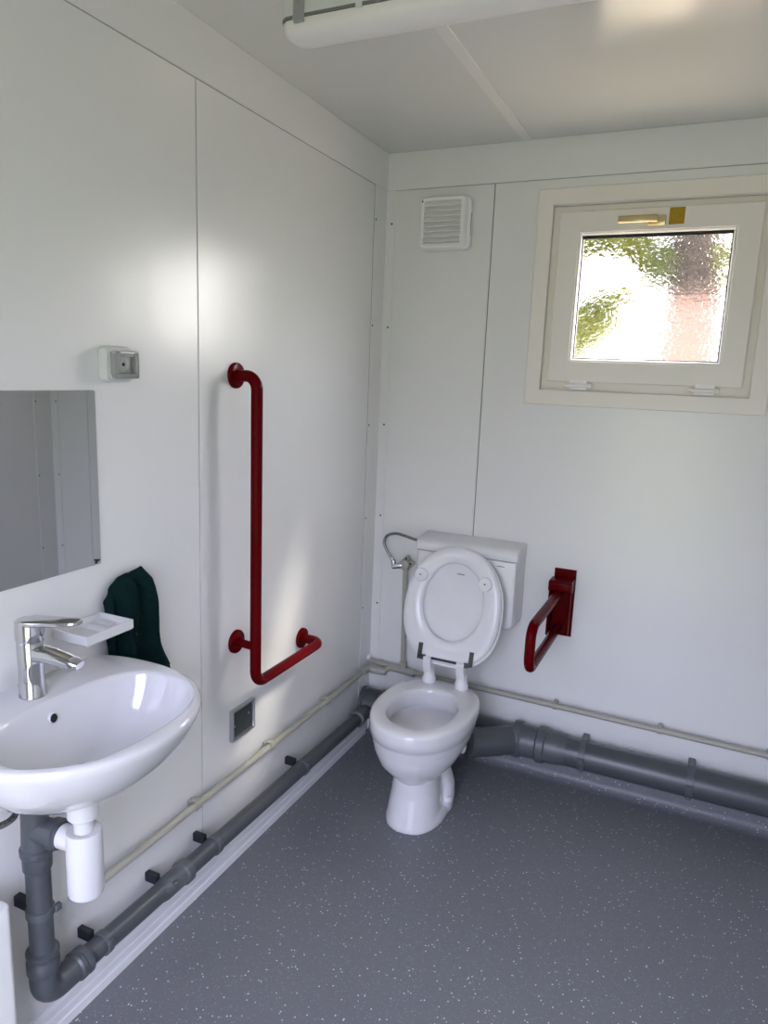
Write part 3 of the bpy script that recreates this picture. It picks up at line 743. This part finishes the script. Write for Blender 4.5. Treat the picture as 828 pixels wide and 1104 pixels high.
# ------------------------------------------------------------------ grab rails
gr = thing('grab_rail', (0, -.95, 1.0), 'tall L-shaped dark red grab rail on the left wall between washbasin and corner', 'grab rail')
b = MB(); R_ = .0165
b.sweep(fillet([(.004, -.957, 1.506), (.080, -.965, 1.506), (.080, -.965, .607), (.080, -.572, .607), (.004, -.572, .607)], .042, 10), R_, 24)
b.build('bar', 'red', gr)
b = MB(); b.cyl((.004, -.955, .722), (.080, -.963, .722), .0125, 20); b.build('stub', 'red', gr)
for y, z in ((-.955, 1.506), (-.954, .722), (-.572, .607)):
    b = MB(); b.lathe((0, y, z), (1, 0, 0), [(0, .036), (.006, .036), (.0085, .0345), (.010, .031), (.0105, .018)], 32); b.build('flange', 'red', gr)
fr = thing('folding_grab_rail', (.79, 0, .71), 'dark red folded-down grab rail on the back wall right of the toilet', 'grab rail')
b = MB(); b.box(.752, .832, -.006, 0, .585, .843, .001, 1); b.build('wall_plate', 'red', fr)
rx = .783
b = MB()
b.box(rx - .034, rx - .027, -.075, -.005, .60, .80, .002, 1); b.box(rx + .037, rx + .043, -.05, -.005, .60, .80, .002, 1)
b.rbox(rx - .036, rx + .047, -.082, -.004, .772, .812, .012, 'x', .003)
b.build('bracket', 'red', fr)
b = MB(); b.cyl((rx - .04, -.05, .775), (rx + .048, -.05, .775), .009, 16); b.build('pivot_pin', 'red', fr)
b = MB(); b.sweep(fillet([(rx, -.045, .763), (rx, -.485, .763), (rx, -.485, .618), (rx, -.03, .618)], .045, 10), .0165, 24); b.build('arm', 'red', fr)

# ------------------------------------------------------------------ extractor fan
vf = thing('extractor_fan', (.25, 0, 2.08), 'square white louvred extractor fan high on the back wall by the corner', 'fan')
b = MB(); b.rbox(.160, .350, -.032, -.0005, 1.984, 2.166, .022, 'y', .003); b.mi = 1; b.box(.3495, .3506, -.024, -.020, 2.03, 2.11)
b.build('housing', ['vent', 'ventdark'], vf)
b = MB()
def rr(ins, y, r=.018): return roundrect_xz(.164 + ins, .338 - ins, 1.986 + ins, 2.166 - ins, max(r - ins, .003), max(r - ins, .003), y)
b.loft([rr(-.003, -.030), rr(0, -.050), rr(.002, -.055), rr(.006, -.058), rr(.016, -.058, .018), rr(.017, -.050, .02), rr(.017, -.044, .02)])
b.mi = 1; b.lathe((.1725, -.0578, 2.150), (0, -1, 0), [(0, .0035), (.001, .003), (.0012, .0003)], 12)
b.mi = 2; b.box(.180, .322, -.0446, -.0440, 2.003, 2.149)
gl = b.build('grille', ['vent', 'ventdark', 'lampbase'], vf)
b = MB()
for k in range(8):
    z = 2.006 + k * .0178
    b.loft([[Vector((x, -.0445, z + .0165)), Vector((x, -.0470, z + .0176)), Vector((x, -.0590, z + .0030)), Vector((x, -.0565, z + .0012))] for x in (.181, .321)])
b.build('louvre', 'vent', gl, smooth=0)

# ------------------------------------------------------------------ small dark plate on left wall
sv = thing('wall_hatch', (0, -.928, .455), 'small dark square metal-framed plate low on the left wall under the grab rail', 'wall plate')
b = MB(); y0, y1, z0, z1 = -.985, -.870, .408, .508
def ry(ins, x): return [Vector((x, y0 + ins, z0 + ins)), Vector((x, y1 - ins, z0 + ins)), Vector((x, y1 - ins, z1 - ins)), Vector((x, y0 + ins, z1 - ins))]
V_ = [[b.bm.verts.new(p) for p in r] for r in (ry(0, 0), ry(0, .012), ry(.0015, .014), ry(.0055, .014), ry(.007, .010), ry(.007, 0))]; V_.append(V_[0])
for a_, c_ in zip(V_, V_[1:]):
    for i in range(4): b.bm.faces.new((a_[i], a_[(i + 1) % 4], c_[(i + 1) % 4], c_[i]))
b.build('frame', 'steel', sv, smooth=0)
b = MB(); b.box(.0, .005, y0 + .0065, y1 - .0065, z0 + .0065, z1 - .0065); b.build('plate', 'plateblack', sv, smooth=0)
for y, z in ((-.965, .451), (-.893, .466)):
    b = MB(); b.lathe((.005, y, z), (1, 0, 0), [(0, .004), (.0015, .0036), (.002, .0003)], 12); b.build('screw', 'steel', sv)

# ------------------------------------------------------------------ ceiling lamp (switched off)
la = thing('ceiling_lamp', (.92, -1.115, H), 'long white tube lamp, switched off, across the ceiling at the top edge', 'lamp')
lx0, lx1, ly = .262, 1.55, -1.108
def lsecs(prof, endpull):
    secs = []
    for x, f in ((lx0, .45), (lx0 + .006, .72), (lx0 + .02, .92), (lx0 + .045, 1), (lx1 - .045, 1), (lx1 - .02, .92), (lx1 - .006, .72), (lx1, .45)):
        secs.append([Vector((x, ly + p[0] * f, p[1] if endpull is None else endpull + (p[1] - endpull) * f)) for p in prof])
    return secs
base = [(-.048, H - .0005), (-.052, H - .02), (-.052, 2.278), (.052, 2.278), (.052, H - .02), (.048, H - .0005)]
b = MB(); b.loft(lsecs(base, None)); b.build('base', 'lampbase', la, smooth=30)
dif = [(-.049, 2.274), (-.048, 2.262), (-.041, 2.250), (-.025, 2.2425), (0, 2.240), (.025, 2.2425), (.041, 2.250), (.048, 2.262), (.049, 2.274)]
b = MB(); b.loft(lsecs(dif, 2.274)); b.build('diffuser', 'diffuser', la, smooth=40)
b = MB()
def gk(x, f): return [Vector((x, ly - .053 * f, 2.273)), Vector((x, ly + .053 * f, 2.273)), Vector((x, ly + .053 * f, 2.279)), Vector((x, ly - .053 * f, 2.279))]
b.loft([gk(lx0 - .001, .47), gk(lx0 + .006, .75), gk(lx0 + .02, .94), gk(lx0 + .045, 1), gk(lx1 - .045, 1), gk(lx1 - .02, .94), gk(lx1 - .006, .75), gk(lx1 + .001, .47)])
b.build('gasket', 'seam', la, smooth=0)
for x in (.318, 1.49):
    for s_ in (-1, 1):
        b = MB(); y_ = ly + s_ * .053
        b.box(x - .014, x + .014, min(y_, y_ + s_ * .004), max(y_, y_ + s_ * .004), 2.266, 2.312, .001, 1); b.box(x - .012, x + .012, min(y_ - s_ * .004, y_ + s_ * .005), max(y_ - s_ * .004, y_ + s_ * .005), 2.262, 2.270, .001, 1)
        b.build('clip', 'steel', la)
b = MB(); b.box(.455, .470, ly - .0555, ly - .050, 2.268, 2.284, .001, 1); b.build('latch', 'lampbase', la)

# ------------------------------------------------------------------ white unit at the lower left edge
b = MB(); b.rbox(.012, .105, -2.45, -1.809, .0, .492, .016, 'z', .006)
un = tag(b.build('white_box', 'unit'), 'cream white box-shaped unit standing at the lower left edge, cut by the frame', 'box')

# ------------------------------------------------------------------ outside
b = MB(); b.box(-40, 40, -40, 40, -.35, -.25)
struct(b.build('ground', 'ground', smooth=0))
b = MB(); b.box(-12, 14, .1, 12, -.30, -.245); struct(b.build('yard', 'sand', smooth=0))
t1 = thing('tree', (.93, 4.6, -.25), 'tree with a dark trunk seen through the frosted window', 'tree')
b = MB()
tp_ = [(.96, 4.6, -.25), (.95, 4.6, 1.2), (.93, 4.6, 2.4), (.90, 4.62, 3.6), (.95, 4.7, 5.2)]
b.sweep(bez(tp_, 8), [.26 - .002 * k for k in range(33)], 20)
b.sweep(bez([(.93, 4.6, 2.3), (.75, 4.5, 2.75), (.45, 4.45, 3.1), (.0, 4.4, 3.4)], 6), [.07 - .003 * k for k in range(19)], 10)
b.build('trunk', 'bark', t1)
def leaves(q, clumps, n, size):
    for (c, rad, cnt) in clumps:
        for k in range(cnt):
            d = Vector((random.gauss(0, 1), random.gauss(0, 1), random.gauss(0, 1))).normalized() * rad * random.random() ** .45
            p = Vector(c) + Vector((d.x, d.y, d.z * .8)); s_ = size * random.uniform(.6, 1.2)
            ax = Vector((random.gauss(0, 1), random.gauss(0, 1), random.gauss(0, .6))).normalized(); up = ax.orthogonal().normalized()
            up.rotate(Matrix.Rotation(random.uniform(0, 6.28), 3, ax)); nn = ax.cross(up)
            vs = [q.bm.verts.new(p + v_) for v_ in (-ax * s_, up * s_ * .42 + nn * s_ * .12, ax * s_, -up * s_ * .42 + nn * s_ * .12)]
            q.bm.faces.new(vs)
b = MB()
leaves(b, [((.30, 4.3, 2.80), .26, 900), ((-.05, 4.3, 2.80), .28, 900), ((.56, 4.4, 2.66), .20, 420), ((.62, 4.3, 2.45), .12, 140), ((1.22, 4.2, 2.62), .14, 160), ((1.25, 4.2, 2.40), .09, 60), ((1.35, 4.5, 2.75), .20, 130), ((1.3, 4.6, 2.45), .16, 70), ((.4, 4.2, 3.5), .6, 500), ((1.2, 4.4, 3.8), .7, 500), ((-.3, 4.2, 3.4), .5, 300)], 0, .065)
o = b.build('foliage', 'leaf', t1, smooth=0); o['kind'] = 'stuff'
b = MB()
leaves(b, [((.22, 4.0, 2.20), .17, 420), ((.40, 4.0, 2.28), .13, 300), ((.05, 4.0, 2.12), .20, 480), ((.14, 4.0, 1.96), .20, 230), ((.30, 4.0, 2.02), .14, 90), ((-.05, 4.0, 1.86), .22, 260), ((-.25, 4.0, 1.7), .35, 300), ((-.2, 4.0, 1.0), .5, 600), ((.1, 4.0, .4), .5, 600)], 0, .05)
sh = thing('shrub', (.0, 4.0, -.25), 'light green bush seen through the left side of the frosted window', 'bush')
o = b.build('foliage', 'leaf', sh, smooth=0); o['kind'] = 'stuff'
b = MB(); b.sweep(bez([(.0, 4.0, -.25), (.02, 4.02, .8), (.06, 4.0, 1.7), (.15, 4.0, 2.2)], 6), [.03 - .001 * k for k in range(19)], 10); b.build('stem', 'bark', sh)
b = MB(); b.box(.72, 1.16, 4.05, 4.30, -.25, 2.235, .012); b.box(.70, 1.18, 4.03, 4.32, 2.235, 2.275, .008)
tag(b.build('garden_pillar', 'terracotta', smooth=0), 'terracotta rendered pillar in front of the tree trunk outside the window', 'pillar')

# ------------------------------------------------------------------ light
w = bpy.data.worlds.new('World'); scene.world = w; w.use_nodes = True
nt = w.node_tree; N = nt.nodes; L = nt.links; N.clear()
out = N.new('ShaderNodeOutputWorld'); bg = N.new('ShaderNodeBackground')
tc = N.new('ShaderNodeTexCoord'); se = N.new('ShaderNodeSeparateXYZ'); L.new(tc.outputs['Generated'], se.inputs[0])
rp = N.new('ShaderNodeValToRGB'); cr_ = rp.color_ramp
cr_.elements[0].position = 0; cr_.elements[0].color = (.22, .215, .19, 1)
cr_.elements[1].position = .30; cr_.elements[1].color = (1.08, 1.12, 1.58, 1)
e_ = cr_.elements.new(.10); e_.color = (.38, .385, .42, 1)
L.new(se.outputs['Z'], rp.inputs['Fac'])
# bright haze round the sun
dp = N.new('ShaderNodeVectorMath'); dp.operation = 'DOT_PRODUCT'; L.new(tc.outputs['Generated'], dp.inputs[0])
sv_ = Vector((.98, .75, 1.03)).normalized(); dp.inputs[1].default_value = sv_
mxm = N.new('ShaderNodeMath'); mxm.operation = 'MAXIMUM'; mxm.inputs[1].default_value = 0; L.new(dp.outputs['Value'], mxm.inputs[0])
pw = N.new('ShaderNodeMath'); pw.operation = 'POWER'; pw.inputs[1].default_value = HAZE_P; L.new(mxm.outputs[0], pw.inputs[0])
hz = N.new('ShaderNodeMix'); hz.data_type = 'RGBA'; hz.blend_type = 'ADD'; hz.clamp_result = False; hz.inputs['Factor'].default_value = 1
hc = N.new('ShaderNodeVectorMath'); hc.operation = 'SCALE'; hc.inputs[0].default_value = (1.0, .95, .84); L.new(pw.outputs[0], hc.inputs['Scale'])
hk = N.new('ShaderNodeVectorMath'); hk.operation = 'SCALE'; hk.inputs['Scale'].default_value = HAZE; L.new(hc.outputs[0], hk.inputs[0])
L.new(rp.outputs['Color'], hz.inputs['A']); L.new(hk.outputs[0], hz.inputs['B'])
L.new(hz.outputs['Result'], bg.inputs['Color'])
bg.inputs['Strength'].default_value = SKY
L.new(bg.outputs[0], out.inputs['Surface'])

sd_ = Vector((-.98, -.76, -1.25)).normalized()
sun = bpy.data.lights.new('sun', 'SUN'); sun.energy = SUN; sun.color = (1, .93, .80); sun.angle = radians(6.5)
so = bpy.data.objects.new('sun', sun); so.rotation_euler = sd_.to_track_quat('-Z', 'Y').to_euler(); COL.objects.link(so)
def portal(name, loc, rot, sx_, sy_):
    a = bpy.data.lights.new(name, 'AREA'); a.shape = 'RECTANGLE'; a.size = sx_; a.size_y = sy_; a.cycles.is_portal = True
    o = bpy.data.objects.new(name, a); o.location = loc; o.rotation_euler = rot; COL.objects.link(o)
portal('door_portal', ((DX0 + DX1) / 2, YF - .085, DZ / 2), (radians(90), 0, 0), DX1 - DX0 - .04, DZ)

# ------------------------------------------------------------------ camera
cam = bpy.data.cameras.new('camera'); co = bpy.data.objects.new('camera', cam); COL.objects.link(co)
co.location = (1.22750, -2.62653, 1.52404); co.rotation_euler = (1.38102799, -.03898989, .43183594)
cam.sensor_fit = 'VERTICAL'; cam.sensor_height = 36; cam.lens = 770.265 / 1104 * 36; cam.clip_start = .01
scene.camera = co
scene.view_settings.view_transform = 'Standard'; scene.view_settings.look = 'None'; scene.view_settings.gamma = 1
scene.view_settings.use_curve_mapping = False
scene.view_settings.exposure = EXPO
cy = scene.cycles
cy.use_denoising = True; cy.max_bounces = 16; cy.diffuse_bounces = 10; cy.glossy_bounces = 6; cy.transmission_bounces = 8; cy.transparent_max_bounces = 12
cy.sample_clamp_indirect = 6.0
